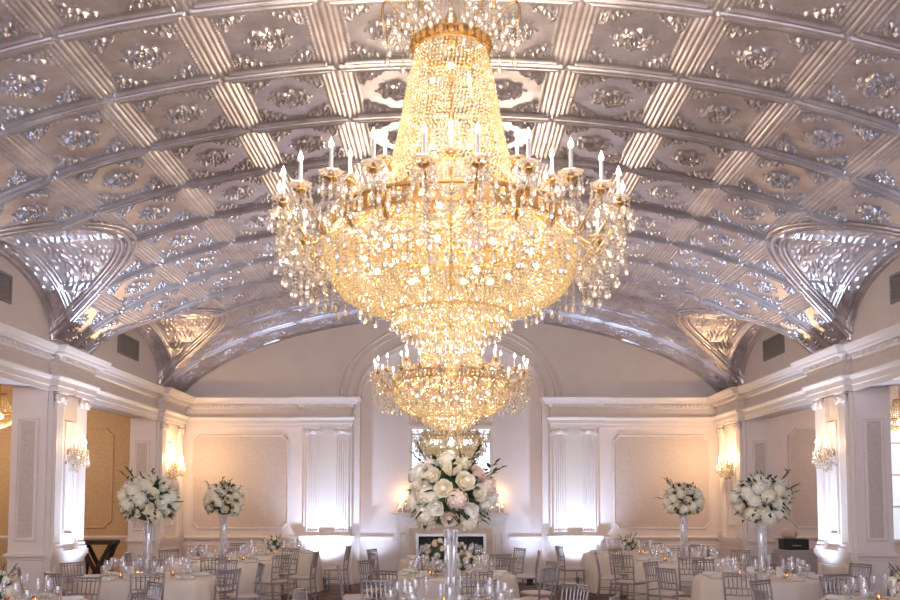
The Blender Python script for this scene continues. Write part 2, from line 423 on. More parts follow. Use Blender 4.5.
for k, side in enumerate((-1, 1)):
    p = ent_path(side)
    if side < 0: p = p[::-1]        # so that left of travel is the room
    if side < 0: pass
    # travel direction: right side goes +Y with room (-X) on the left; left side reversed goes -Y with room (+X) on the left
    root = struct('trim_%d' % (2+k), MB().mould(p, ENT), M['trim'])
    MB().mould(p, FRZ).build('frieze', M['frieze'], root)
    MB().mould(p, COR).build('cornice', M['trim'], root)
    d = MB()
    for i in range(len(p)-1):
        a = Vector(p[i]); b = Vector(p[i+1]); L = (b-a).length
        if L < 0.3: continue
        t = (b-a)/L; nn = Vector((-t.y, t.x)); m_ = int(L/0.09)
        if max(a.y, b.y) < 7: continue
        for q in range(m_):
            c = a + t*(q+0.5)*L/m_ + nn*0.10
            rot = Matrix.Translation((c.x, c.y, 0)) @ Matrix.Rotation(math.atan2(t.y, t.x), 4, 'Z')
            d.box(-0.025, 0.025, -0.03, 0.045, 3.90, 3.955, rot)
    d.build('dentil_band', M['trim'], root)

# chair rails and baseboards (swept round piers and along the end wall)
RAIL = [(0.0, 0.94), (0.015, 0.95), (0.02, 0.98), (0.05, 1.0), (0.05, 1.03), (0.02, 1.04), (0.0, 1.06)]
BASE = [(0.03, 0.0), (0.03, 0.16), (0.015, 0.19), (0.0, 0.20)]
for side, nm in ((-1, 'left'), (1, 'right')):
    mr = MB(); bb = MB()
    for (y0, y1) in PIERS[:4]:
        y1_ = min(y1, YE)
        # closed loop round the pier, left of travel outwards => clockwise
        a, b = sorted((side*6.0, side*6.52))
        loop = [(a, y0), (a, y1_), (b, y1_), (b, y0)]
        mr.mould(loop, RAIL, True); bb.mould(loop, BASE, True)
    struct('trim_%d' % (4 if side < 0 else 5), mr, M['trim'])
    struct('baseboard_'+nm, bb, M['trim'])
    pth = [(side*6.0, YE), (side*3.30, YE)]
    pth2 = [(side*2.03, YE+0.3), (side*1.3, YE+0.3)]
    pth3 = [(side*10.8, YE), (side*6.7, YE)]
    mm = MB(); b2 = MB()
    for q in (pth, pth2, pth3):
        q = q if side > 0 else q[::-1]
        mm.mould(q, RAIL); b2.mould(q, BASE)
    mm.mould([(side*x, y) for x, y in ((6.0, 15), (6.0, 15.001))], RAIL)
    struct('trim_%d' % (6 if side < 0 else 7), mm, M['trim'])
    struct('baseboard_back_'+nm, b2, M['trim'])

# framed wall panels.  local frame: x along wall, z up, y out of wall (towards -y of matrix)
def panel(mb_frame, mb_fill, w_, z0, z1, mat, notch=0.12, fw=0.045, fo=0.03):
    if notch > 0:
        pts = []
        for (cx, cz, a0) in ((-w_/2, z0, 0), (w_/2, z0, 1), (w_/2, z1, 2), (-w_/2, z1, 3)):
            sx = 1 if cx < 0 else -1; sz = 1 if cz == z0 else -1
            c = [(cx, cz+sz*notch), (cx+sx*notch*0.35, cz+sz*notch*0.85), (cx+sx*notch*0.85, cz+sz*notch*0.35), (cx+sx*notch, cz)]
            if a0 in (1, 3): c = c[::-1]
            pts += c
    else: pts = [(-w_/2, z0), (w_/2, z0), (w_/2, z1), (-w_/2, z1)]
    prof = [(0.0, 0.0), (0.008, fo), (fw*0.4, fo*1.1), (fw*0.5, fo*0.5), (fw*0.8, fo*0.6), (fw, 0.0)]
    m2 = mat @ Matrix(((1,0,0,0),(0,0,-1,0),(0,1,0,0),(0,0,0,1)))   # plan (x,y,z) -> wall (x, -z, y)
    mb_frame.mould(pts, prof, True, m2)
    if mb_fill is not None:
        mb_fill.add([(x, -0.004, z) for x, z in pts], [tuple(range(len(pts)))], mat)
def facing(x, y, dirx, diry):
    """matrix whose local -y points along (dirx,diry)"""
    a = math.atan2(diry, dirx) + PI/2
    return Matrix.Translation((x, y, 0)) @ Matrix.Rotation(a, 4, 'Z')
for side in (-1, 1):
    fr = MB(); fi = MB()
    panel(fr, fi, 2.15, 1.20, 3.30, facing(side*4.68, YE, 0, -1))
    panel(fr, None, 2.30, 0.28, 0.86, facing(side*4.68, YE, 0, -1), 0, 0.03, 0.015)
    o = struct('trim_%d' % (8 if side < 0 else 9), fr, M['trim']); fi.build('damask_panel', M['damask'], o)
    # piers: camera-facing and far faces
    fr = MB(); fi = MB()
    for (y0, y1) in PIERS[:4]:
        panel(fr, fi, 0.32, 1.22, 3.05, facing(side*6.27, y0, 0, -1), 0, 0.06, 0.03)
        panel(fr, fi, 0.32, 1.22, 3.05, facing(side*6.27, y1, 0, 1), 0, 0.06, 0.03)
    o = struct('trim_%d' % (10 if side < 0 else 11), fr, M['trim']); fi.build('damask_panel', M['damask'], o)
    fr = MB(); fi = MB()
    panel(fr, fi, 1.9, 1.22, 3.45, facing(side*8.45, YE, 0, -1), 0.15)
    for yy in (18.5, 14.5, 10.5):
        panel(fr, fi, 2.6, 1.22, 3.45, facing(side*10.8, yy, -side, 0), 0.15)
    o = struct('trim_%d' % (12 if side < 0 else 13), fr, M['lamplit_trim'] if side < 0 else M['trim'])
    fi.build('damask_panel', M['lamplit_wall'] if side < 0 else M['damask'], o)
# niche corner panels
def fluted(mb, w_, z0, z1, mat, d=0.05, n=5):
    """shaft slab with n flutes"""
    pts = [(-w_/2, 0), (-w_/2, -d)]
    fw = w_*0.84/n
    for i in range(n):
        x0 = -w_*0.42+i*fw
        pts += [(x0+fw*0.12, -d), (x0+fw*0.3, -d+0.022), (x0+fw*0.7, -d+0.022), (x0+fw*0.88, -d)]
    pts += [(w_/2, -d), (w_/2, 0)]
    N = len(pts)
    vs = [(x, y, z0) for x, y in pts] + [(x, y, z1) for x, y in pts]
    fs = [(i, i+1, N+i+1, N+i) for i in range(N-1)]
    mb.add(vs, fs, mat)
def ionic(mb, w_, z0, mat, d=0.07):
    mb.box(-w_/2-0.03, w_/2+0.03, -d-0.03, 0, z0+0.115, z0+0.15, mat)
    mb.box(-w_/2, w_/2, -d-0.005, 0, z0, z0+0.12, mat)
    for s_ in (-1, 1):
        m2 = mat @ Matrix.Translation((s_*(w_/2+0.0), -d-0.01, z0+0.045)) @ Matrix.Rotation(R(90), 4, 'X')
        mb.lathe([(0.072, -0.04), (0.075, 0.0), (0.058, 0.015), (0.045, 0.004), (0.028, 0.02), (0.001, 0.025)], 12, (0,0,0), m2)
    mb.lathe([(0.001, -0.03), (0.03, -0.02), (0.036, 0), (0.03, 0.02), (0.001, 0.03)], 8, (0,0,0), mat @ Matrix.Translation((0, -d-0.01, z0+0.07)))
def pilaster_pair(mat, xs, w_, half, name, midpanel=False, ped=0.10):
    root = struct(name, MB().box(-half, half, -0.06, 0.0, 1.06, 3.46, mat), M['trim'])
    for x in xs:
        m2 = mat @ Matrix.Translation((x, -0.06, 0))
        s_ = MB(); fluted(s_, w_, 1.17, 3.33, m2); s_.build('shaft', M['trim'], root)
        c_ = MB(); ionic(c_, w_, 3.31, m2); c_.build('capital', M['trim'], root, True)
        b_ = MB(); b_.box(-w_/2-0.03, w_/2+0.03, -0.09, 0, 1.06, 1.11, m2); b_.box(-w_/2-0.015, w_/2+0.015, -0.07, 0, 1.11, 1.17, m2)
        b_.build('base', M['trim'], root)
    p_ = MB(); p_.box(-half-0.04, half+0.04, -ped-0.06, 0, 0, 0.94, mat)
    p_.box(-half-0.08, half+0.08, -ped-0.10, 0, 0.97, 1.06, mat); p_.box(-half-0.06, half+0.06, -ped-0.08, 0, 0.93, 0.97, mat)
    p_.box(-half-0.07, half+0.07, -ped-0.09, 0, 0, 0.14, mat)
    panel(p_, None, 2*half-0.16, 0.24, 0.84, mat @ Matrix.Translation((0, -ped-0.06, 0)), 0, 0.035, 0.02)
    p_.build('pedestal', M['trim'], root)
    if midpanel:
        f_ = MB(); panel(f_, None, 0.36, 1.30, 3.05, mat @ Matrix.Translation((0, -0.06, 0)), 0, 0.04, 0.03)
        f_.build('panel_frame', M['trim'], root)
    return root
n_tr = 14
for side in (-1, 1):
    pilaster_pair(facing(side*2.73, YE, 0, -1), (-0.32, 0.32), 0.29, 0.53, 'trim_%d' % n_tr); n_tr += 1
    for (y0, y1) in PIERS[:3]:
        pilaster_pair(facing(side*6.0, (y0+y1)/2, -side, 0), (-(y1-y0)/2+0.23, (y1-y0)/2-0.23), 0.24, (y1-y0)/2-0.06, 'trim_%d' % n_tr, True, 0.04); n_tr += 1

# aisle windows (right aisle end) 
wr = struct('window_1', MB().box(9.35, 10.65, YE-0.06, YE-0.02, 0.9, 3.9), M['trim'])
MB().box(9.43, 10.57, YE-0.075, YE-0.062, 0.98, 3.82).build('pane', M['daylight'], wr)
g = MB(); g.box(9.98, 10.02, YE-0.10, YE-0.07, 0.98, 3.82)
for z in (1.7, 2.4, 3.1): g.box(9.43, 10.57, YE-0.10, YE-0.07, z-0.02, z+0.02)
g.build('glazing_bars', M['trim'], wr)

# vents in the lunette walls
for side, sn in ((-1, 'left'), (1, 'right')):
    for yc, dn in ((17.48, 'far'), (12.21, 'near')):
        x = side*6.0; mat = facing(x, yc, -side, 0)
        root = empty('air_vent', (x, yc, 4.48))
        tag(root, 'grey slatted air vent in the %s wall, in the %s arched lunette' % (sn, 'farther' if dn == 'far' else 'nearer'), 'vent', 'air vents in the lunettes')
        inv = Matrix.Translation((-x, -yc, -4.48))
        f_ = MB(); 
        for (a0, a1, z0, z1) in ((-0.55, 0.55, 4.48, 4.52), (-0.55, 0.55, 4.83, 4.87), (-0.55, -0.51, 4.52, 4.83), (0.51, 0.55, 4.52, 4.83)):
            f_.box(a0, a1, -0.03, 0, z0, z1, inv @ mat)
        f_.build('frame', M['vent'], root)
        s_ = MB(); s_.box(-0.51, 0.51, -0.006, 0, 4.52, 4.83, inv @ mat)
        for i in range(9): s_.box(-0.51, 0.51, -0.022, -0.008, 4.53+i*0.034, 4.545+i*0.034, inv @ mat)
        s_.build('slats', M['vent'], root)

# ------------------------------------------------------------------ lights of the room: floor uplights
def uplight(x, y, power, rx, ry, label, spot=R(98), z=0.06, col=COOL):
    root = empty('uplight', (x, y, 0)); tag(root, label, 'uplight', 'floor uplights washing the pilasters')
    MB().lathe([(0.10, 0), (0.10, 0.02), (0.07, 0.03), (0.07, 0.10), (0.085, 0.12), (0.085, 0.20), (0.075, 0.205), (0.07, 0.16), (0.0001, 0.155)], 14).build('can', M['black'], root, True)
    MB().lathe([(0.066, 0.163), (0.0001, 0.166)], 12).build('lens', M['glass'], root)
    lamp('SPOT', (0, 0, 0.22), power, col, 0.09, (PI+rx, ry, 0), spot, root, 1.0)
UP_END, UP_PIER = 350, 600
for side, nm in ((-1, 'left'), (1, 'right')):
    uplight(side*2.73, YE-0.80, UP_END, R(-19), 0, 'black floor uplight at the foot of the paired pilasters %s of the fireplace' % nm)
    uplight(side*1.72, YE-0.25, UP_END*0.22, R(-14), 0, 'black floor uplight inside the arched niche, %s side' % nm)
    uplight(side*5.15, 14.87, UP_PIER, 0, R(7)*side, 'black floor uplight at the foot of the nearer %s pier' % nm, R(96))
    uplight(side*5.80, 9.57, UP_PIER*0.5, 0, R(2)*side, 'black floor uplight at the pier nearest the camera, %s side' % nm, R(80))

# ------------------------------------------------------------------ fireplace and mirror
YN = YE+0.30
fp = empty('fireplace', (0, YN, 0)); tag(fp, 'marble fireplace with a pale mantelpiece and black firebox below the mirror', 'fireplace')
o = MB().box(-1.20, -0.92, -0.28, 0, 0, 1.45).box(0.92, 1.20, -0.28, 0, 0, 1.45).box(-0.92, 0.92, -0.28, 0, 1.22, 1.45)
o.box(-1.23, -0.89, -0.31, 0, 0, 0.14).box(0.89, 1.23, -0.31, 0, 0, 0.14).box(-1.23, 1.23, -0.31, 0, 1.40, 1.46)
for s_ in (-1, 1): panel(o, None, 0.16, 0.25, 1.1, Matrix.Translation((s_*1.06, -0.28, 0)), 0, 0.02, 0.015)
o.build('surround', M['marble'], fp)
MB().mould([(-1.24, 0), (-1.24, -0.34), (1.24, -0.34), (1.24, 0)][::-1], [(0.0, 1.46), (0.02, 1.49), (0.05, 1.50), (0.06, 1.52), (0.06, 1.555), (0.0, 1.56)]).box(-1.24, 1.24, -0.34, 0, 1.46, 1.56).build('mantel_shelf', M['marble'], fp)
MB().box(-0.92, -0.78, -0.25, 0, 0, 1.22).box(0.78, 0.92, -0.25, 0, 0, 1.22).box(-0.78, 0.78, -0.25, 0, 1.10, 1.22).build('slip', M['peach'], fp)
MB().box(-0.78, -0.72, -0.27, -0.2, 0, 1.10).box(0.72, 0.78, -0.27, -0.2, 0, 1.10).box(-0.72, 0.72, -0.27, -0.2, 1.04, 1.10).build('metal_frame', M['steel'], fp)
MB().box(-0.78, 0.78, -0.03, 0.0, 0, 1.10).build('firebox', M['black'], fp)
mr = empty('wall_mirror', (0, YN, 1.60)); tag(mr, 'tall rectangular mirror in a thin pale frame above the mantelpiece', 'mirror')
tilt = Matrix.Identity(4)
def frame_rect(mb, x0, x1, z0, z1, w_, d0, d1, mat=None):
    mb.box(x0, x1, d0, d1, z0, z0+w_, mat); mb.box(x0, x1, d0, d1, z1-w_, z1, mat)
    mb.box(x0, x0+w_, d0, d1, z0+w_, z1-w_, mat); mb.box(x1-w_, x1, d0, d1, z0+w_, z1-w_, mat)
f_ = MB(); frame_rect(f_, -0.96, 0.96, 0, 1.92, 0.05, -0.06, -0.005); frame_rect(f_, -0.91, 0.91, 0.05, 1.87, 0.035, -0.04, -0.005)
f_.build('frame', M['trim'], mr)
MB().box(-0.88, 0.88, -0.02, -0.006, 0.08, 1.84).build('mirror_glass', M['mirror'], mr)

# ------------------------------------------------------------------ chandeliers
def flame_mesh(mb, c, h, r):
    mb.lathe([(r*0.4, 0), (r, h*0.3), (r*0.85, h*0.5), (r*0.35, h*0.8), (0.0001, h)], 8, c)
def pendant(mb, c, L, r):
    """string of small beads ending in a faceted drop"""
    x, y, z = c; k = max(1, int((L-0.06)/0.028))
    for i in range(k): mb.octa((x, y, z-0.014-i*0.028), r*0.62, 0.013, random.random())
    z2 = z-k*0.028
    mb.lathe([(0.0001, 0), (r*0.5, -0.012), (r, -0.040), (r*0.7, -0.062), (0.0001, -0.072)], 6, (x, y, z2))
def strands(prof, n, pitch, br, jitter=0.0, sag=0.0):
    """beads along n meridians of a surface of revolution"""
    mb = MB(); P = [Vector(p) for p in prof]
    seg = [(P[i+1]-P[i]).length for i in range(len(P)-1)]; T = sum(seg); k = int(T/pitch)
    for j in range(k):
        s = (j+0.5)*T/k; i = 0
        while i < len(seg)-1 and s > seg[i]: s -= seg[i]; i += 1
        q = P[i].lerp(P[i+1], s/seg[i])
        circ = 2*PI*q.x
        m_ = max(8, int(min(n, circ/(br*2.3))))
        off = (j % 2)*PI/m_*1.0
        for a_ in range(m_):
            a = 2*PI*a_/m_+off
            rr = q.x*(1-sag*(0.5+0.5*math.cos(12*a)))
            mb.octa((rr*math.cos(a), rr*math.sin(a), q.y+random.uniform(-jitter, jitter)), br, br*random.uniform(0.9, 1.25), random.random()*1.5)
    return mb
def ring(mb, r, z, t, n=48): mb.tube([(r*math.cos(2*PI*i/n), r*math.sin(2*PI*i/n), z) for i in range(n)], t, 6, closed=True)

def make_chandelier(label, full=True):
    root = empty('crystal_chandelier', (0, 0, 0)); tag(root, label, 'chandelier', 'great crystal chandeliers')
    # stem to the ceiling, heights are above the eye line (z=0 at eye)
    MB().tube([(0,0,1.25),(0,0,4.0)], 0.016, 8).lathe([(0.03, 3.30), (0.06, 3.36), (0.03, 3.44), (0.05, 3.52), (0.02, 3.6)], 12).build('stem', M['brass'], root, True)
    MB().lathe([(0.20, 4.16), (0.19, 4.10), (0.08, 4.02), (0.03, 3.96)], 20).build('ceiling_rose', M['brass'], root, True)
    # crown
    c = MB(); ring(c, 0.255, 3.29, 0.018); ring(c, 0.262, 3.35, 0.012)
    for i in range(24):
        a = 2*PI*i/24; c.lathe([(0.0001,-0.04),(0.03,-0.015),(0.03,0.015),(0.0001,0.05)], 6, (0.27*math.cos(a), 0.27*math.sin(a), 3.32))
    c.build('crown', M['brass'], root)
    arm0 = MB(); pts = []
    for i in range(11):
        t = i/10; pts.append((0.26+0.24*math.sin(t*PI*0.62)+0.02*t, 0, 3.33+0.26*math.sin(t*PI*0.9)-0.02*t))
    cr = [MB(), MB()]
    for k in range(10):
        mt = Matrix.Rotation(2*PI*k/10+0.31, 4, 'Z')
        a_ = MB().tube(pts, 0.009, 6, mt); 
        a_.build('crown_arm', M['brass'], root, True)
        p_ = MB(); rr = random.Random(k)
        for (r_, z_, L) in ((0.50, 3.39, 0.16), (0.42, 3.55, 0.20), (0.34, 3.52, 0.18), (0.47, 3.52, 0.14), (0.30, 3.64, 0.28)):
            v = mt @ Vector((r_, 0, 0)); pendant(p_, (v.x, v.y, z_), L, 0.024)
            mt2 = Matrix.Rotation(2*PI*(k+0.5)/10+0.31, 4, 'Z'); v = mt2 @ Vector((r_*0.9, 0, 0)); pendant(p_, (v.x, v.y, z_), L, 0.022)
        p_.build('crown_drops', M['crystal'], root, kind='stuff')
    # tent
    tent = [(0.255, 3.27), (0.27, 3.20), (0.31, 3.05), (0.35, 2.80), (0.40, 2.55), (0.455, 2.33), (0.53, 2.10), (0.64, 1.97)]
    strands(tent, 84, 0.029, 0.0125, 0.004).build('bead_tent', M['beads'], root, kind='stuff')
    c = MB(); ring(c, 0.40, 2.33, 0.01); 
    for k in range(12):
        a = 2*PI*k/12; c.tube([(0.25*math.cos(a), 0.25*math.sin(a), 3.27), (0.34*math.cos(a), 0.34*math.sin(a), 2.7), (0.5*math.cos(a), 0.5*math.sin(a), 2.05)], 0.005, 5)
    c.build('inner_frame', M['brass'], root)
    # rim with pierced gallery
    c = MB(); ring(c, 0.86, 2.02, 0.018, 64); ring(c, 0.865, 1.90, 0.018, 64); ring(c, 0.66, 1.99, 0.012)
    for k in range(72):
        a = 2*PI*k/72; ca, sa = math.cos(a), math.sin(a)
        c.box(-0.02, 0.02, -0.004, 0.004, 1.90, 2.02, Matrix.Translation((0.86*ca, 0.86*sa, 0)) @ Matrix.Rotation(a+PI/2, 4, 'Z'))
    for k in range(12):
        a = 2*PI*k/12+0.13; c.tube([(0, 0, 1.98), (0.86*math.cos(a), 0.86*math.sin(a), 1.98)], 0.007, 5)
    c.build('rim', M['brass'], root)
    bowl = [(0.86, 1.92), (0.90, 1.85), (0.905, 1.76), (0.89, 1.65), (0.845, 1.55), (0.77, 1.465), (0.65, 1.395), (0.52, 1.36), (0.42, 1.345)]
    strands(bowl, 190, 0.030, 0.0135, 0.004).build('bead_bowl', M['beads'], root, kind='stuff')
    c = MB(); ring(c, 0.42, 1.345, 0.008)
    for k in range(24):
        a = 2*PI*k/24; c.tube([(p[0]*0.985*math.cos(a), p[0]*0.985*math.sin(a), p[1]) for p in bowl], 0.004, 4)
    c.build('bowl_frame', M['brass'], root)
    low = [(0.41, 1.345), (0.425, 1.31), (0.41, 1.285), (0.34, 1.275), (0.355, 1.245), (0.34, 1.22), (0.25, 1.21), (0.25, 1.185), (0.17, 1.165), (0.08, 1.15)]
    strands(low, 90, 0.026, 0.013, 0.003).build('bead_basket', M['beads'], root, kind='stuff')
    p_ = MB()
    for r_, z_, m_, L in ((0.42, 1.32, 36, 0.09), (0.35, 1.24, 30, 0.09), (0.25, 1.19, 22, 0.08), (0.12, 1.16, 10, 0.07), (0.65, 1.39, 24, 0.08)):
        for i in range(m_):
            a = 2*PI*i/m_; pendant(p_, (r_*math.cos(a), r_*math.sin(a), z_), L, 0.016)
    p_.build('basket_drops', M['crystal'], root, kind='stuff')
    MB().lathe([(0.0001, 1.06), (0.035, 1.08), (0.04, 1.11), (0.02, 1.14), (0.01, 1.15)], 10).build('finial', M['crystal'], root)
    # upper fringe standing over the rim
    p_ = MB()
    for r_, z_, m_, L in ((0.62, 2.18, 40, 0.22), (0.74, 2.12, 46, 0.20), (0.84, 2.06, 60, 0.15), (0.52, 2.30, 30, 0.2), (0.90, 2.04, 60, 0.10)):
        for i in range(m_):
            a = 2*PI*(i+0.5*random.random())/m_; pendant(p_, (r_*math.cos(a), r_*math.sin(a), z_+random.uniform(-0.02, 0.03)), L, 0.018)
    p_.build('gallery_drops', M['crystal'], root, kind='stuff')
    # arms
    def arm(r0, r1, z0, zd, z1, clen):
        a_ = MB(); pts = []
        for i in range(15):
            t = i/14; x = r0+(r1-r0)*t; z = z0+(z1-z0)*t-(zd)*math.sin(PI*min(1, t*1.02))**1.0
            pts.append((x+0.03*math.sin(2*PI*t), 0, z))
        a_.tube(pts, 0.010, 6)
        xm = (r0+r1)/2; a_.tube([(xm+0.06*t*math.cos(t*7), 0, zm+0.06*t*math.sin(t*7)) for t, zm in [(q/10, z0-zd*0.75+0.03) for q in range(1, 11)]], 0.006, 5)
        a_.lathe([(0.012, -0.03), (0.035, -0.012), (0.05, 0.0), (0.02, 0.004), (0.02, 0.03), (0.014, 0.035)], 10, (r1, 0, z1))
        return a_, pts
    am, pts = arm(0.84, 1.22, 1.90, 0.20, 2.00, 0.20)
    bob = MB().lathe([(0.02, 0.006), (0.05, 0.0), (0.075, 0.012), (0.078, 0.02), (0.05, 0.012), (0.02, 0.014)], 14, (1.22, 0, 2.02), flute=0.06)
    for i in range(8):
        a = 2*PI*i/8; pendant(bob, (1.22+0.07*math.cos(a), 0.07*math.sin(a), 2.02), 0.12, 0.016)
    cn = MB().lathe([(0.013, 0.0), (0.013, 0.155), (0.009, 0.16)], 10, (1.22, 0, 2.03))
    fl = MB(); flame_mesh(fl, (1.22, 0, 2.185), 0.075, 0.017)
    dr = MB(); rr = random.Random(5)
    for (x_, z_, L) in ((1.24, 1.93, 0.34), (1.17, 1.84, 0.34), (1.10, 1.74, 0.32), (1.02, 1.70, 0.26), (0.95, 1.72, 0.16), (1.20, 2.0, 0.2), (1.06, 1.80, 0.2), (1.13, 1.88, 0.16)):
        pendant(dr, (x_, 0.03*rr.uniform(-1, 1), z_), L, 0.021)
    for s_ in (-1, 1):     # swags of beads to the next arm
        for q in range(14):
            t = q/13*0.5; ang = s_*t*2*PI/24; z = 1.98-0.16*math.sin(t*PI); dr.octa((1.22*math.cos(ang), 1.22*math.sin(ang), z), 0.012, 0.013)
        for q in range(12):
            t = q/11*0.5; ang = s_*t*2*PI/24; z = 1.76-0.10*math.sin(t*PI); dr.octa((1.03*math.cos(ang), 1.03*math.sin(ang), z), 0.012, 0.013)
        for (t, L, rad, z) in ((0.5, 0.14, 1.22, 1.83), (0.3, 0.12, 1.22, 1.87), (0.5, 0.2, 1.03, 1.66)):
            ang = s_*t*2*PI/24; pendant(dr, (rad*math.cos(ang), rad*math.sin(ang), z), L, 0.018)
    a0 = am.build('arm', M['brass'], root, True)
    bob.build('bobeche', M['crystal'], a0); cn.build('candle', M['candle'], a0); fl.build('flame_bulb', M['flame'], a0, True)
    dr.build('arm_drops', M['crystal'], a0, kind='stuff')
    index_kids(a0)
    for k in range(24):
        a = a0 if k == 0 else copy_tree(a0, root)
        a.rotation_euler = (0, 0, R(7.5+15*k))
    # inner upper arms
    am, pts = arm(0.46, 0.74, 2.22, 0.10, 2.24, 0.18)
    b0 = am.build('upper_arm', M['brass'], root, True)
    bob = MB().lathe([(0.02, 0.006), (0.05, 0.0), (0.07, 0.012), (0.05, 0.012), (0.02, 0.014)], 12, (0.74, 0, 2.25))
    for i in range(7):
        a = 2*PI*i/7; pendant(bob, (0.74+0.062*math.cos(a), 0.062*math.sin(a), 2.25), 0.14, 0.016)
    bob.build('bobeche', M['crystal'], b0)
    MB().lathe([(0.012, 0.0), (0.012, 0.135), (0.009, 0.14)], 10, (0.74, 0, 2.26)).build('candle', M['candle'], b0)
    fl = MB(); flame_mesh(fl, (0.74, 0, 2.40), 0.075, 0.017); fl.build('flame_bulb', M['flame'], b0, True)
    index_kids(b0)
    for k in range(10):
        a = b0 if k == 0 else copy_tree(b0, root)
        a.rotation_euler = (0, 0, R(18+36*k))
    # bulbs inside
    bm = MB()
    bulbs = [(0.62, 1.72, 10), (0.30, 1.60, 5), (0.16, 2.6, 3), (0.16, 3.1, 3), (0.22, 2.2, 4)]
    for (r_, z_, m_) in bulbs:
        for i in range(m_):
            a = 2*PI*(i+0.25)/m_; MB().ball((r_*math.cos(a), r_*math.sin(a), z_), 0.023, 10, 8).build('inner_bulb', M['bulb'], root, True)
    return root
CH_IN, CH_OUT = 9.0, 25.0
def chandelier_lights(root, k=1.0):
    for (r_, z, m_, p) in ((0.5, 1.74, 6, 1.0), (0.0, 1.45, 1, 1.0), (0.0, 2.4, 1, 1.2), (0.0, 2.85, 1, 1.2), (0.0, 3.2, 1, 1.0)):
        for i in range(m_):
            a = 2*PI*i/m_+0.5
            lamp('POINT', (r_*math.cos(a), r_*math.sin(a), z), CH_IN*p*k, WARM, 0.05, parent=root)
    for i in range(8):
        a = 2*PI*i/8; lamp('POINT', (1.10*math.cos(a), 1.10*math.sin(a), 2.46), CH_OUT*k, WARM, 0.03, parent=root)
ch = make_chandelier('huge crystal chandelier nearest the camera, hanging at the top centre of the hall')
ch.location = (0, 6.72, EYE); chandelier_lights(ch)
index_kids(ch)
KIDS[ch.name] = [k for k in KIDS[ch.name] if k.type != 'LIGHT']
ch2 = copy_tree(ch); ch2.location = (0, 15.05, EYE)
ch2['label'] = 'smaller-looking crystal chandelier farther back, hanging in front of the arched niche'
chandelier_lights(ch2, 0.9)

# small basket chandeliers in the aisles
def basket(x, y, z, label):
    root = empty('basket_chandelier', (x, y, z)); tag(root, label, 'chandelier', 'small aisle chandeliers')
    c = MB(); ring(c, 0.30, 0, 0.014); ring(c, 0.12, 0.42, 0.01); c.tube([(0,0,-0.3),(0,0,4.3-z)], 0.01)
    for q in range(4):
        a = q*PI/2; c.tube([(0.30*math.cos(a), 0.30*math.sin(a), 0), (0, 0, 0)], 0.008); c.tube([(0.12*math.cos(a), 0.12*math.sin(a), 0.42), (0, 0, 0.42)], 0.008)
    c.build('frame', M['brass'], root)
    strands([(0.12, 0.42), (0.15, 0.28), (0.22, 0.12), (0.30, 0.0)], 40, 0.04, 0.018).build('bead_tent', M['beads'], root, kind='stuff')
    strands([(0.30, -0.02), (0.28, -0.12), (0.2, -0.22), (0.06, -0.28)], 40, 0.04, 0.018).build('bead_bowl', M['beads'], root, kind='stuff')
    MB().ball((0, 0, -0.05), 0.07, 10, 8).build('inner_bulb', M['bulb'], root, True)
    lamp('POINT', (0, 0, -0.45), 45, WARM, 0.1, parent=root)
basket(-9.35, 19.6, 3.62, 'small warm crystal basket chandelier in the warm-lit side room at far left')
basket(9.30, 19.6, 3.50, 'small crystal basket chandelier in the side room at far right')
lamp('POINT', (-8.6, 16.5, 3.4), 60, WARM, 0.3)
lamp('POINT', (-8.8, 12.0, 3.4), 60, WARM, 0.3)
lamp('POINT', (8.8, 14.0, 3.4), 28, (1, 0.82, 0.65), 0.3)

# ------------------------------------------------------------------ wall sconces
def make_sconce(label):
    root = empty('wall_sconce'); tag(root, label, 'wall lamp', 'crystal wall sconces')
    # local: wall at y=0, room at -y, origin at back plate centre
    MB().lathe([(0.0001, 0), (0.07, 0.005), (0.06, 0.03), (0.02, 0.045)], 14, (0,0,0), Matrix.Rotation(R(90), 4, 'X') ).build('back_plate', M['silver'], root, True)
    for k, (dx, dy) in enumerate(((-0.20, -0.16), (0.0, -0.26), (0.20, -0.16))):
        a_ = MB(); pts = [(dx*t, -0.03+(dy+0.03)*t, -0.07*math.sin(PI*t)+0.02*t) for t in [i/8 for i in range(9)]]
        a_.tube(pts, 0.008, 6); ar = a_.build('arm', M['silver'], root, True)
        b_ = MB().lathe([(0.015, 0), (0.055, 0.01), (0.06, 0.02), (0.02, 0.015)], 12, (dx, dy, 0.02))
        for i in range(7):
            a = 2*PI*i/7; pendant(b_, (dx+0.05*math.cos(a), dy+0.05*math.sin(a), 0.02), 0.15, 0.018)
        b_.build('bobeche', M['crystal'], ar)
        MB().lathe([(0.012, 0), (0.012, 0.11)], 8, (dx, dy, 0.03)).build('candle', M['candle'], ar)
        f_ = MB(); flame_mesh(f_, (dx, dy, 0.14), 0.07, 0.016); f_.build('flame_bulb', M['flame'], ar, True)
    p_ = MB(); rr = random.Random(2)
    for i in range(60):
        x_ = rr.uniform(-0.24, 0.24); y_ = -rr.uniform(0.04, 0.24); pendant(p_, (x_, y_, -0.02-rr.random()*0.1+0.16*(rr.random() > 0.6)), 0.12+0.16*(1-abs(x_)/0.24)*rr.random(), 0.024)
    p_.build('crystal_drops', M['crystal'], root, kind='stuff')
    return root
s0 = make_sconce('x'); index_kids(s0)
first = True
for side, sn in ((-1, 'left'), (1, 'right')):
    for (y, dn, pw) in ((14.72, 'nearer', 14), (20.05, 'farther', 46)):
        s_ = s0 if first else copy_tree(s0); first = False
        s_.location = (side*5.93, y, 2.56); s_.rotation_euler = (0, 0, math.atan2(0, -side)+PI/2)
        s_['label'] = 'crystal candle wall sconce on the %s %s pier' % (dn, sn)
        lamp('POINT', (side*5.55, y-0.05, 2.72), pw, (1, 0.66, 0.33), 0.05)

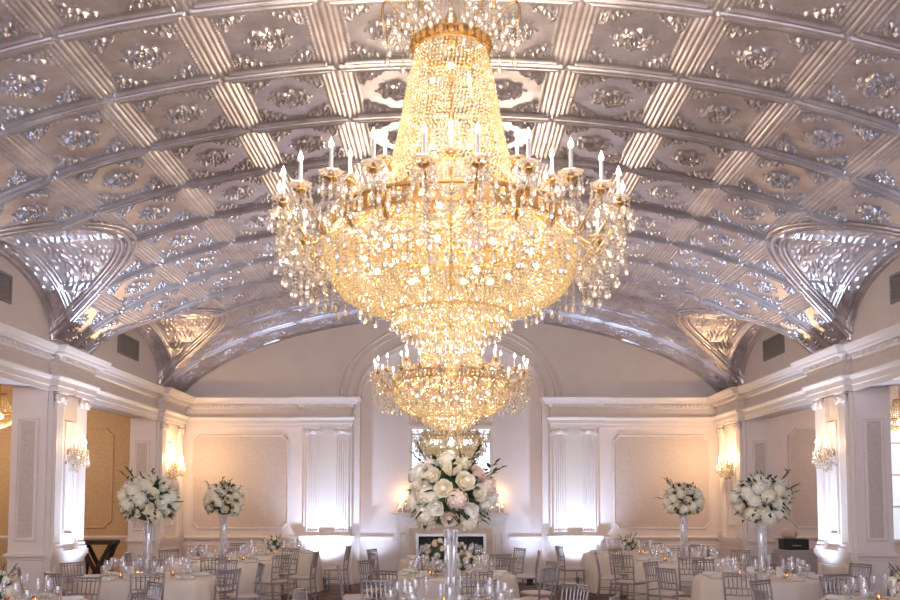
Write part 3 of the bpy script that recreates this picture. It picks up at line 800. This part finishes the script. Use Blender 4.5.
# ------------------------------------------------------------------ tables
def drape(rad, seed):
    """round cloth to the floor with soft folds"""
    r_ = random.Random(seed); n = 72; vs = [(0, 0, 0.76)]; fs = []
    ph = r_.random()*6
    rings = [(0.5, 0.76, 0), (0.97, 0.76, 0), (1.0, 0.752, 0), (1.015, 0.73, 0.15), (1.03, 0.6, 0.5), (1.05, 0.35, 0.8), (1.08, 0.01, 1.0)]
    for (k, z, amp) in rings:
        for i in range(n):
            a = 2*PI*i/n; q = rad*(k + amp*0.045*math.cos(9*a*2+ph+0.8*math.sin(3*a)))
            vs.append((q*math.cos(a), q*math.sin(a), z))
    for i in range(n): fs.append((0, 1+i, 1+(i+1) % n))
    for j in range(len(rings)-1):
        for i in range(n):
            k = (i+1) % n; fs.append((1+j*n+i, 1+(j+1)*n+i, 1+(j+1)*n+k, 1+j*n+k))
    return MB().add(vs, fs)
cloth_me = [drape(0.92, s_) for s_ in range(3)]
def chair():
    root = empty('chiavari_chair'); 
    # local: seat centre at origin, front (table side) towards -y, back at +y
    MB().mould([(-0.20, -0.20), (-0.18, 0.19), (0.18, 0.19), (0.20, -0.20)], [(-0.03, 0.43), (0.005, 0.43), (0.008, 0.445), (0.005, 0.46), (-0.03, 0.46)], True).build('seat_frame', M['silver'], root)
    MB().add([(-0.19,-0.19,0.45),(0.19,-0.19,0.45),(0.17,0.18,0.45),(-0.17,0.18,0.45),(-0.195,-0.195,0.475),(0.195,-0.195,0.475),(0.175,0.185,0.475),(-0.175,0.185,0.475),(-0.16,-0.16,0.50),(0.16,-0.16,0.50),(0.14,0.15,0.50),(-0.14,0.15,0.50)],
             [(0,3,2,1),(0,1,5,4),(1,2,6,5),(2,3,7,6),(3,0,4,7),(4,5,9,8),(5,6,10,9),(6,7,11,10),(7,4,8,11),(8,9,10,11)]).build('seat_cushion', M['cushion'], root)
    for s_ in (-1, 1):
        MB().tube([(s_*0.195, -0.19, 0.44), (s_*0.20, -0.20, 0.0)], 0.014, 7, r1=0.011).build('leg', M['silver'], root, True)
        MB().tube([(s_*0.175, 0.26, 0.0), (s_*0.178, 0.205, 0.25), (s_*0.18, 0.19, 0.45), (s_*0.19, 0.215, 0.70), (s_*0.20, 0.255, 0.92)], 0.014, 7).build('leg', M['silver'], root, True)
    b_ = MB(); yv = lambda z: 0.19+0.065*((z-0.45)/0.47)**1.5
    for z, t in ((0.905, 0.013), (0.87, 0.008), (0.72, 0.009), (0.635, 0.009), (0.52, 0.009)):
        wv = 0.18+0.02*(z-0.45)/0.47
        b_.tube([(-wv, yv(z), z), (0, yv(z)+0.02, z), (wv, yv(z), z)], t, 6)
    for i in range(6):
        x = -0.135+0.27*i/5; q = 0.02*(1-(x/0.19)**2); b_.tube([(x*0.97, yv(0.72)+q, 0.72), (x*1.03, yv(0.9)+q, 0.90)], 0.008, 5)
    for x in (-0.10, -0.03, 0.04, 0.11): b_.tube([(x, yv(0.635)+0.015, 0.635), (x, yv(0.72)+0.015, 0.72)], 0.007, 5)
    b_.build('backrest', M['silver'], root)
    s = MB()
    for z in (0.14, 0.26):
        for q in (-1, 1): s.tube([(q*0.197, -0.198, z), (q*0.176, 0.22, z)], 0.008, 5)
        s.tube([(-0.197, -0.198, z), (0.197, -0.198, z)], 0.008, 5)
        s.tube([(-0.176, 0.235, z), (0.176, 0.235, z)], 0.008, 5)
    s.build('stretcher', M['silver'], root)
    return root
chair0 = chair(); index_kids(chair0); chair_used = [False]
def mesh_once(mb, name, mat, smooth=True):
    o = mb.build(name, mat, None, smooth); COL.objects.unlink(o); return o
def inst(proto, name, loc, rz=0.0, sc_=1.0, parent=None):
    o = bpy.data.objects.new(name, proto.data); COL.objects.link(o); o.location = loc; o.rotation_euler = (0,0,rz); o.scale = (sc_,)*3
    if parent: o.parent = parent
    return o
wine = mesh_once(MB().lathe([(0.036, 0.0), (0.034, 0.004), (0.006, 0.010), (0.004, 0.05), (0.005, 0.10), (0.022, 0.112), (0.036, 0.14), (0.040, 0.17), (0.037, 0.205), (0.034, 0.225)], 14, cap=False), 'wine_glass', M['glass'])
water = mesh_once(MB().lathe([(0.040, 0.0), (0.038, 0.004), (0.007, 0.012), (0.005, 0.04), (0.006, 0.065), (0.030, 0.08), (0.044, 0.11), (0.047, 0.14), (0.043, 0.18)], 14, cap=False), 'water_glass', M['glass'])
flute = mesh_once(MB().lathe([(0.033, 0.0), (0.031, 0.004), (0.005, 0.010), (0.004, 0.09), (0.016, 0.11), (0.025, 0.15), (0.026, 0.20), (0.022, 0.25)], 12, cap=False), 'champagne_flute', M['glass'])
plate = mesh_once(MB().lathe([(0.0001, 0.006), (0.09, 0.005), (0.10, 0.012), (0.145, 0.020), (0.147, 0.016), (0.10, 0.0), (0.0001, 0.0)], 28), 'dinner_plate', M['china'])
napk = mesh_once(MB().add([(-0.05,-0.11,0),(0.05,-0.11,0),(0.05,0.11,0),(-0.05,0.11,0),(-0.045,-0.10,0.015),(0.045,-0.10,0.018),(0.045,0.10,0.015),(-0.045,0.10,0.02),(0,-0.10,0.028),(0,0.10,0.03)],
    [(0,3,2,1),(0,1,5,8,4),(1,2,6,5),(2,3,7,9,6),(3,0,4,7),(4,8,9,7),(8,5,6,9)]), 'napkin', M['napkin'], False)
# flowers
def bloom_mesh(kind):
    mb = MB(); r_ = random.Random(kind+3)
    if kind == 0:      # rose: rings of cupped petals round a spiral bud
        for (n, r0, r1, z0, z1, curl, w_) in ((5, 0.55, 1.02, -0.45, 0.30, 0.22, 0.80), (5, 0.42, 0.80, -0.35, 0.52, 0.16, 0.78), (4, 0.30, 0.56, -0.2, 0.68, 0.08, 0.9), (3, 0.14, 0.32, 0.0, 0.78, 0.02, 1.1)):
            off = r_.random()*6
            for k in range(n):
                vs = []; fs = []; a0 = off+2*PI*k/n; G = 6; Hh = 5
                for j in range(Hh+1):
                    t = j/Hh
                    for i in range(G+1):
                        q = 2*i/G-1; a = a0+q*w_*(0.75+0.35*math.sin(PI*min(1, t*0.9)))*2*PI/n*0.62
                        edge = (1-0.16*q*q*t)
                        rr = (r0+(r1-r0)*math.sin(t*PI*0.5)+curl*max(0, t-0.7)*1.6)*(1+0.05*q)
                        vs.append((rr*math.cos(a), rr*math.sin(a), (z0+(z1-z0)*t*edge)-curl*0.9*max(0, t-0.75)))
                for j in range(Hh):
                    for i in range(G): p = j*(G+1)+i; fs.append((p, p+1, p+G+2, p+G+1))
                mb.add(vs, fs)
        mb.ball((0, 0, 0.25), 0.42, 8, 6); mb.ball((0, 0, -0.25), 0.62, 10, 6, 0.6)
    else:              # hydrangea: a ball of four-petalled florets
        mb.ball((0, 0, 0), 0.84, 12, 8)
        for i in range(64):
            zz = 1-1.75*(i+0.5)/64; a = i*2.39996; q = math.sqrt(max(0, 1-zz*zz)); d = Vector((q*math.cos(a), q*math.sin(a), zz))
            m_ = Matrix.Translation(d*r_.uniform(0.88, 0.97)) @ d.to_track_quat('Z', 'Y').to_matrix().to_4x4() @ Matrix.Rotation(r_.random()*3, 4, 'Z')
            for k in range(4):
                m2 = m_ @ Matrix.Rotation(k*PI/2, 4, 'Z')
                mb.add([(0, 0, 0), (0.09, -0.085, 0.05), (0.19, 0, 0.07), (0.09, 0.085, 0.05)], [(0, 1, 2, 3)], m2)
    return mb
ROSE = {}
for mk in ('petal', 'petal_white', 'petal_pink'):
    ROSE[mk, 0] = mesh_once(bloom_mesh(0), 'rose', M[mk]); ROSE[mk, 1] = mesh_once(bloom_mesh(1), 'hydrangea', M[mk])
def leafy(mb, p, d, L, wd):
    d = Vector(d).normalized(); s_ = d.cross(Vector((0,0,1)) if abs(d.z) < 0.9 else Vector((1,0,0))).normalized(); u = s_.cross(d)
    p = Vector(p); pts = [p, p+d*L*0.35+s_*wd, p+d*L*0.35-s_*wd, p+d*L*0.75+s_*wd*0.7-u*0.1*L, p+d*L*0.75-s_*wd*0.7-u*0.1*L, p+d*L-u*0.2*L, p+d*L*0.35+u*wd*0.5, p+d*L*0.75+u*(wd*0.3-0.1*L)]
    mb.add([tuple(q) for q in pts], [(0,1,6),(0,6,2),(1,3,7,6),(6,7,4,2),(3,5,7),(7,5,4)])
def bouquet(name, loc, rad, nb, label, group, mix, seed, squash=0.88, leafn=46, lo=-0.75, leafL=0.42):
    r_ = random.Random(seed); root = empty(name, loc); tag(root, label, 'flowers', group)
    k = 0
    for i in range(nb):
        zz = 1-(1-lo)*(i+0.5)/nb; a = i*2.39996+seed; q = math.sqrt(max(0, 1-zz*zz)); 
        big = r_.random() < 0.48; br = rad*(0.29 if big else 0.205)*r_.uniform(0.88, 1.12)
        rr = rad*r_.uniform(0.95, 1.06)-br*0.7
        d = Vector((q*math.cos(a), q*math.sin(a), zz)); mk = r_.choice(mix)
        o = inst(ROSE[mk, 1 if big else 0], 'hydrangea' if big else 'rose', (d.x*rr, d.y*rr, d.z*rr*squash), 0, br, root)
        o.rotation_mode = 'QUATERNION'; o.rotation_quaternion = d.to_track_quat('Z', 'Y')
    f_ = MB().ball((0, 0, 0), rad*0.76, 16, 12, squash)
    for i in range(leafn):
        zz = r_.uniform(lo+0.1, 1); a = r_.random()*2*PI; q = math.sqrt(max(0, 1-min(1, zz*zz)))
        d = Vector((q*math.cos(a), q*math.sin(a), zz)); leafy(f_, d*rad*0.74, d+Vector((r_.uniform(-.4,.4), r_.uniform(-.4,.4), r_.uniform(-.3,.5))), rad*leafL*r_.uniform(0.8, 1.25), rad*0.08)
    for i in range(7):
        a = r_.random()*2*PI; d = Vector((math.cos(a), math.sin(a), r_.uniform(-0.1, 1.3))).normalized(); p0 = d*rad*0.75; p1 = d*rad*1.32+Vector((0, 0, 0.05))
        f_.tube([p0, (p0+p1)/2+Vector((0,0,0.01)), p1], 0.004, 4)
        for t in (0.5, 0.65, 0.8, 0.95): leafy(f_, p0.lerp(p1, t), d+Vector((r_.uniform(-1,1), r_.uniform(-1,1), 0.2)), rad*0.2, rad*0.05)
    f_.build('foliage', M['leaf'], root, kind='stuff')
    return root
MIXC = ['petal', 'petal_white', 'petal', 'petal', 'petal_pink']; MIXW = ['petal', 'petal_white', 'petal_white', 'petal']; MIXP = ['petal', 'petal_pink', 'petal_white', 'petal', 'petal_pink']
def tall_vase(loc, H, label):
    v = MB().lathe([(0.085, 0.0), (0.085, 0.015), (0.062, 0.03), (0.060, H*0.4), (0.066, H*0.8), (0.074, H), (0.068, H), (0.058, H*0.75), (0.054, H*0.35), (0.054, 0.05)], 20, cap=True, flute=0.05)
    root = v.build('tall_vase', M['glass']); root.location = loc; tag(root, label, 'vase', 'tall glass vases under the bouquets')
    # fluted stem rods seen through the glass
    s = MB()
    for i in range(7):
        a = 2*PI*i/7; s.tube([(0.036*math.cos(a), 0.036*math.sin(a), 0.06), (0.04*math.cos(a), 0.04*math.sin(a), H-0.02)], 0.005, 5)
    s.build('glass_rods', M['crystal'], root)
def votive(loc, label, grp):
    root = empty('votive_candle', loc); tag(root, label, 'candle', grp)
    inst(VOT[0], 'glass_cup', (0,0,0), parent=root); inst(VOT[1], 'wax', (0,0,0), parent=root); inst(VOT[2], 'flame', (0,0,0), parent=root)
VOT = [mesh_once(MB().lathe([(0.026, 0.0), (0.030, 0.004), (0.038, 0.08), (0.036, 0.08), (0.028, 0.008)], 14), 'glass_cup', M['amber']),
       mesh_once(MB().lathe([(0.026, 0.006), (0.031, 0.035), (0.0001, 0.034)], 12), 'wax', M['candle']),
       mesh_once(MB().lathe([(0.004, 0.035), (0.009, 0.045), (0.007, 0.055), (0.0001, 0.068)], 8), 'flame', M['votive_flame'])]
card_m = mesh_once(MB().box(-0.05, 0.05, -0.002, 0.002, 0.004, 0.15).box(-0.052, 0.052, -0.02, 0.02, 0, 0.006), 'menu_card', M['card'], False)

TABLES = [  # x, y, phrase, centrepiece
 (-4.62, 9.75, 'left corner table', 'low'), (4.66, 9.75, 'right corner table', 'low'),
 (0.0, 9.45, 'near centre table', 'tallbig'),
 (-4.22, 13.3, 'larger left bouquet table', 'tall'), (4.33, 13.3, 'larger right bouquet table', 'tall'),
 (0.0, 13.75, 'middle centre table', 'lowmix'),
 (-4.03, 16.9, 'smaller left bouquet table', 'tall'), (4.12, 16.9, 'smaller right bouquet table', 'tall'),
 (0.0, 17.6, 'table by the fireplace', 'lowsmall'),
 (-3.62, 19.45, 'back left table', 'low'), (3.62, 19.45, 'back right table', 'low'),
]
SIDES = ['right-hand side', 'far right side', 'far side', 'far left side', 'left-hand side', 'near left side', 'near side', 'near right side']
placed = [(s_*2.73, YE-0.8) for s_ in (-1, 1)] + [(s_*1.72, YE-0.25) for s_ in (-1, 1)] + [(s_*5.15, 14.87) for s_ in (-1, 1)]
for ti, (tx, ty, ph, cp) in enumerate(TABLES):
    o = cloth_me[ti % 3].build('tablecloth', M['cloth'], None, True); o.location = (tx, ty, 0); o.rotation_euler = (0,0,ti*0.7)
    tag(o, 'blush satin cloth to the floor over the round %s' % ph, 'tablecloth', 'blush cloths over the round tables')
    rr = random.Random(100+ti); a0 = rr.uniform(-0.3, 0.3)
    TZ = 0.762
    for k in range(8):
        a = a0+2*PI*k/8; sd = SIDES[k]
        ca, sa = math.cos(a), math.sin(a)
        # chair
        rad = 1.30+rr.uniform(-0.05, 0.10); cx, cy = tx+rad*ca, ty+rad*sa
        bx, by = tx+(rad+0.22)*ca, ty+(rad+0.22)*sa
        top = HOR+0.88*F/max(1, by-0.03)
        if top < 600 and by < YE-0.35 and abs(cx) < 5.95 and abs(450+cx*F/cy-450) < 470 and all(math.hypot(cx-q_[0], cy-q_[1]) > 0.62 for q_ in placed) and all(math.hypot(cx-T[0], cy-T[1]) > 1.25 for T in TABLES) and not (ti == 8 and sa > 0.8):
            placed.append((cx, cy))
            c = chair0 if not chair_used[0] else copy_tree(chair0); chair_used[0] = True
            c.location = (cx, cy, 0); c.rotation_euler = (0, 0, a-PI/2+rr.uniform(-0.22, 0.22))
            tag(c, 'silver chiavari chair at the %s of the %s' % (sd, ph), 'chair', 'chiavari chairs at the round tables')
        if HOR+1.05*F/(ty+0.65*sa) > 640 or abs(tx+0.65*ca)*F/(ty+0.65*sa) > 465: continue
        t = Vector((-sa, ca)); g = 'at the %s of the %s' % (sd, ph)
        def at(r_, off): return (tx+r_*ca+off*t.x, ty+r_*sa+off*t.y, TZ)
        p = inst(plate, 'dinner_plate', at(0.72, 0)); tag(p, 'white dinner plate ' + g, 'plate', 'dinner plates')
        q = at(0.72, 0); q = inst(napk, 'napkin', (q[0], q[1], TZ+0.0215), a+PI/2); tag(q, 'folded white napkin ' + g, 'napkin', 'napkins')
        p = inst(wine, 'wine_glass', at(0.52, 0.10), 0, 1.1); tag(p, 'clear wine glass ' + g, 'glass', 'wine glasses')
        p = inst(water, 'water_goblet', at(0.56, 0.20), 0, 1.0); tag(p, 'clear round water goblet ' + g, 'glass', 'water goblets')
        p = inst(flute, 'champagne_flute', at(0.47, 0.0), 0, 1.1); tag(p, 'clear champagne flute ' + g, 'glass', 'champagne flutes')
    for k in range(4):
        a = a0+0.4+2*PI*k/4; yy = ty+0.37*math.sin(a)
        if HOR+0.95*F/yy > 612 and ti < 3: continue
        votive((tx+0.37*math.cos(a), yy, TZ), 'lit amber votive candle, %s of the centrepiece, %s' % (['far right', 'far left', 'near left', 'near right'][k], ph), 'votive candles')
    if cp in ('tall', 'tallbig'):
        Hc = 1.81 if cp == 'tall' else 1.87; rd = 0.42; H = Hc-TZ-(0.345 if cp == 'tallbig' else 0.29 if ti < 6 else 0.245)
        tall_vase((tx, ty, TZ), H, 'tall clear fluted glass vase on the %s' % ph)
        lb = {3: 'full globe of white roses on a tall vase in front of the nearer left pier', 4: 'full globe of white roses on a tall vase in front of the nearer right pier',
              6: 'smaller-looking globe of white roses before the left damask wall panel', 7: 'smaller-looking globe of white roses before the right damask wall panel',
              2: 'largest globe of ivory and blush roses, at the centre below the chandeliers'}[ti]
        if cp == 'tallbig': bouquet('tall_bouquet', (tx, ty, Hc), 0.43, 48, lb, 'globe bouquets', MIXC, ti, 0.95, 110, -0.8, 0.34)
        else: bouquet('tall_bouquet', (tx, ty, Hc), rd-0.02 if ti < 6 else 0.35, 38, lb, 'globe bouquets', MIXW, ti, 0.9, 110, -0.75, 0.32)
    elif cp == 'low':
        bouquet('low_bouquet', (tx, ty, TZ+0.175), 0.19, 16, 'low bouquet of cream roses on the %s' % ph, 'low rose bouquets', MIXP if ti < 3 else MIXW, ti, 0.9, 20, -0.5)
    elif cp == 'lowmix':
        bouquet('low_bouquet', (tx-0.20, ty+0.05, TZ+0.28), 0.17, 18, 'blush and ivory rose bouquet, upper left of the middle centre table cluster', 'rose clusters', MIXP, 31, 1.5, 18, -0.8)
        bouquet('low_bouquet', (tx-0.13, ty-0.24, TZ+0.115), 0.12, 14, 'small blush rose bouquet, lower left of the middle centre table cluster', 'rose clusters', MIXP, 33, 0.9, 14, -0.5)
        bouquet('low_bouquet', (tx+0.20, ty, TZ+0.17), 0.18, 16, 'cream rose bouquet on the right of the middle centre table', 'rose clusters', MIXP, 32, 0.9, 18, -0.5)
    else:
        bouquet('low_bouquet', (tx+0.1, ty, TZ+0.165), 0.18, 14, 'small rose bouquet on the table nearest the fireplace', 'low rose bouquets', MIXP, ti, 0.9, 14, -0.5)
    if ti in (3, 4, 6, 7):
        for (dx, dy) in ((0.20, -0.10), (-0.20, -0.10)):
            p = inst(card_m, 'menu_card', (tx+dx, ty+dy, TZ), 0.2*dx*5); tag(p, 'blank white card, %s of the centrepiece, on the %s' % ('left' if dx < 0 else 'right', ph), 'card', 'white table cards')

# mantel candles
for side, sn in ((-1, 'left'), (1, 'right')):
    for k, (dx, h) in enumerate(((1.14, 0.20), (1.02, 0.26), (0.92, 0.17))):
        root = empty('pillar_candle', (side*dx, YN-0.17-0.05*(k % 2), 1.56))
        tag(root, 'lit candle in clear glass, %s of three at the %s mantelpiece end' % (('outermost', 'middle and tallest', 'innermost')[k], sn), 'candle', 'candles on the mantelpiece')
        MB().lathe([(0.045, 0), (0.048, 0.005), (0.048, h), (0.045, h), (0.044, 0.01)], 14, cap=False).build('glass_cup', M['glass'], root, True)
        MB().lathe([(0.036, 0.006), (0.036, h*0.6), (0.0001, h*0.6)], 12).build('wax', M['candle'], root, True)
        f_ = MB(); flame_mesh(f_, (0, 0, h*0.6), 0.06, 0.014); f_.build('flame', M['flame'], root, True)
    lamp('POINT', (side*1.05, YN-0.2, 1.95), 5, (1, 0.6, 0.28), 0.04)

# folding tray stand and service table
ts = empty('tray_stand', (-6.93, 18.8, 0)); tag(ts, 'dark wooden folding tray stand with crossed legs, between the left piers', 'stand')
MB().box(-0.34, 0.34, -0.22, 0.22, 0.97, 1.05).build('top', M['wood'], ts)
for s_ in (-1, 1):
    for yy in (-0.16, 0.16):
        MB().tube([(s_*0.30, yy, 1.0), (s_*0.10, yy, 0.62), (-s_*0.26, yy, 0.0)], 0.045, 6).build('leg', M['wood'], ts)
for s_ in (-1, 1):
    MB().tube([(s_*0.33, 0, 1.0), (s_*0.22, 0, 0.7), (s_*0.26, 0, 0.3)], 0.055, 6).build('strap', M['wood'], ts)
st = empty('service_table', (6.95, 18.5, 0)); tag(st, 'small service table under a grey cloth, between the right piers', 'table')
MB().box(-0.55, 0.45, -0.3, 0.3, 0.84, 0.88).build('tabletop', M['wood'], st)
MB().mould([(-0.58, -0.33), (-0.58, 0.33), (0.48, 0.33), (0.48, -0.33)], [(-0.33, 0.885), (0.0, 0.885), (0.01, 0.87), (0.03, 0.5), (0.05, 0.02)], True).build('table_cover', M['greycloth'], st)
bx = empty('black_case', (6.60, 18.4, 0.89)); tag(bx, 'black equipment case on the grey-covered service table', 'case')
MB().box(-0.24, 0.24, -0.15, 0.15, 0, 0.20).build('body', M['black'], bx)
MB().tube([(-0.08, -0.16, 0.08), (-0.06, -0.185, 0.08), (0.06, -0.185, 0.08), (0.08, -0.16, 0.08)], 0.008, 6).build('handle', M['steel'], bx)
bb = MB().lathe([(0.0001, 0), (0.10, 0.01), (0.17, 0.08), (0.16, 0.16), (0.08, 0.21), (0.0001, 0.22)], 16).build('round_basket', M['peach'], None, True)
bb.location = (6.52, 18.40, 1.09); tag(bb, 'round tan basket on top of the black case', 'basket')
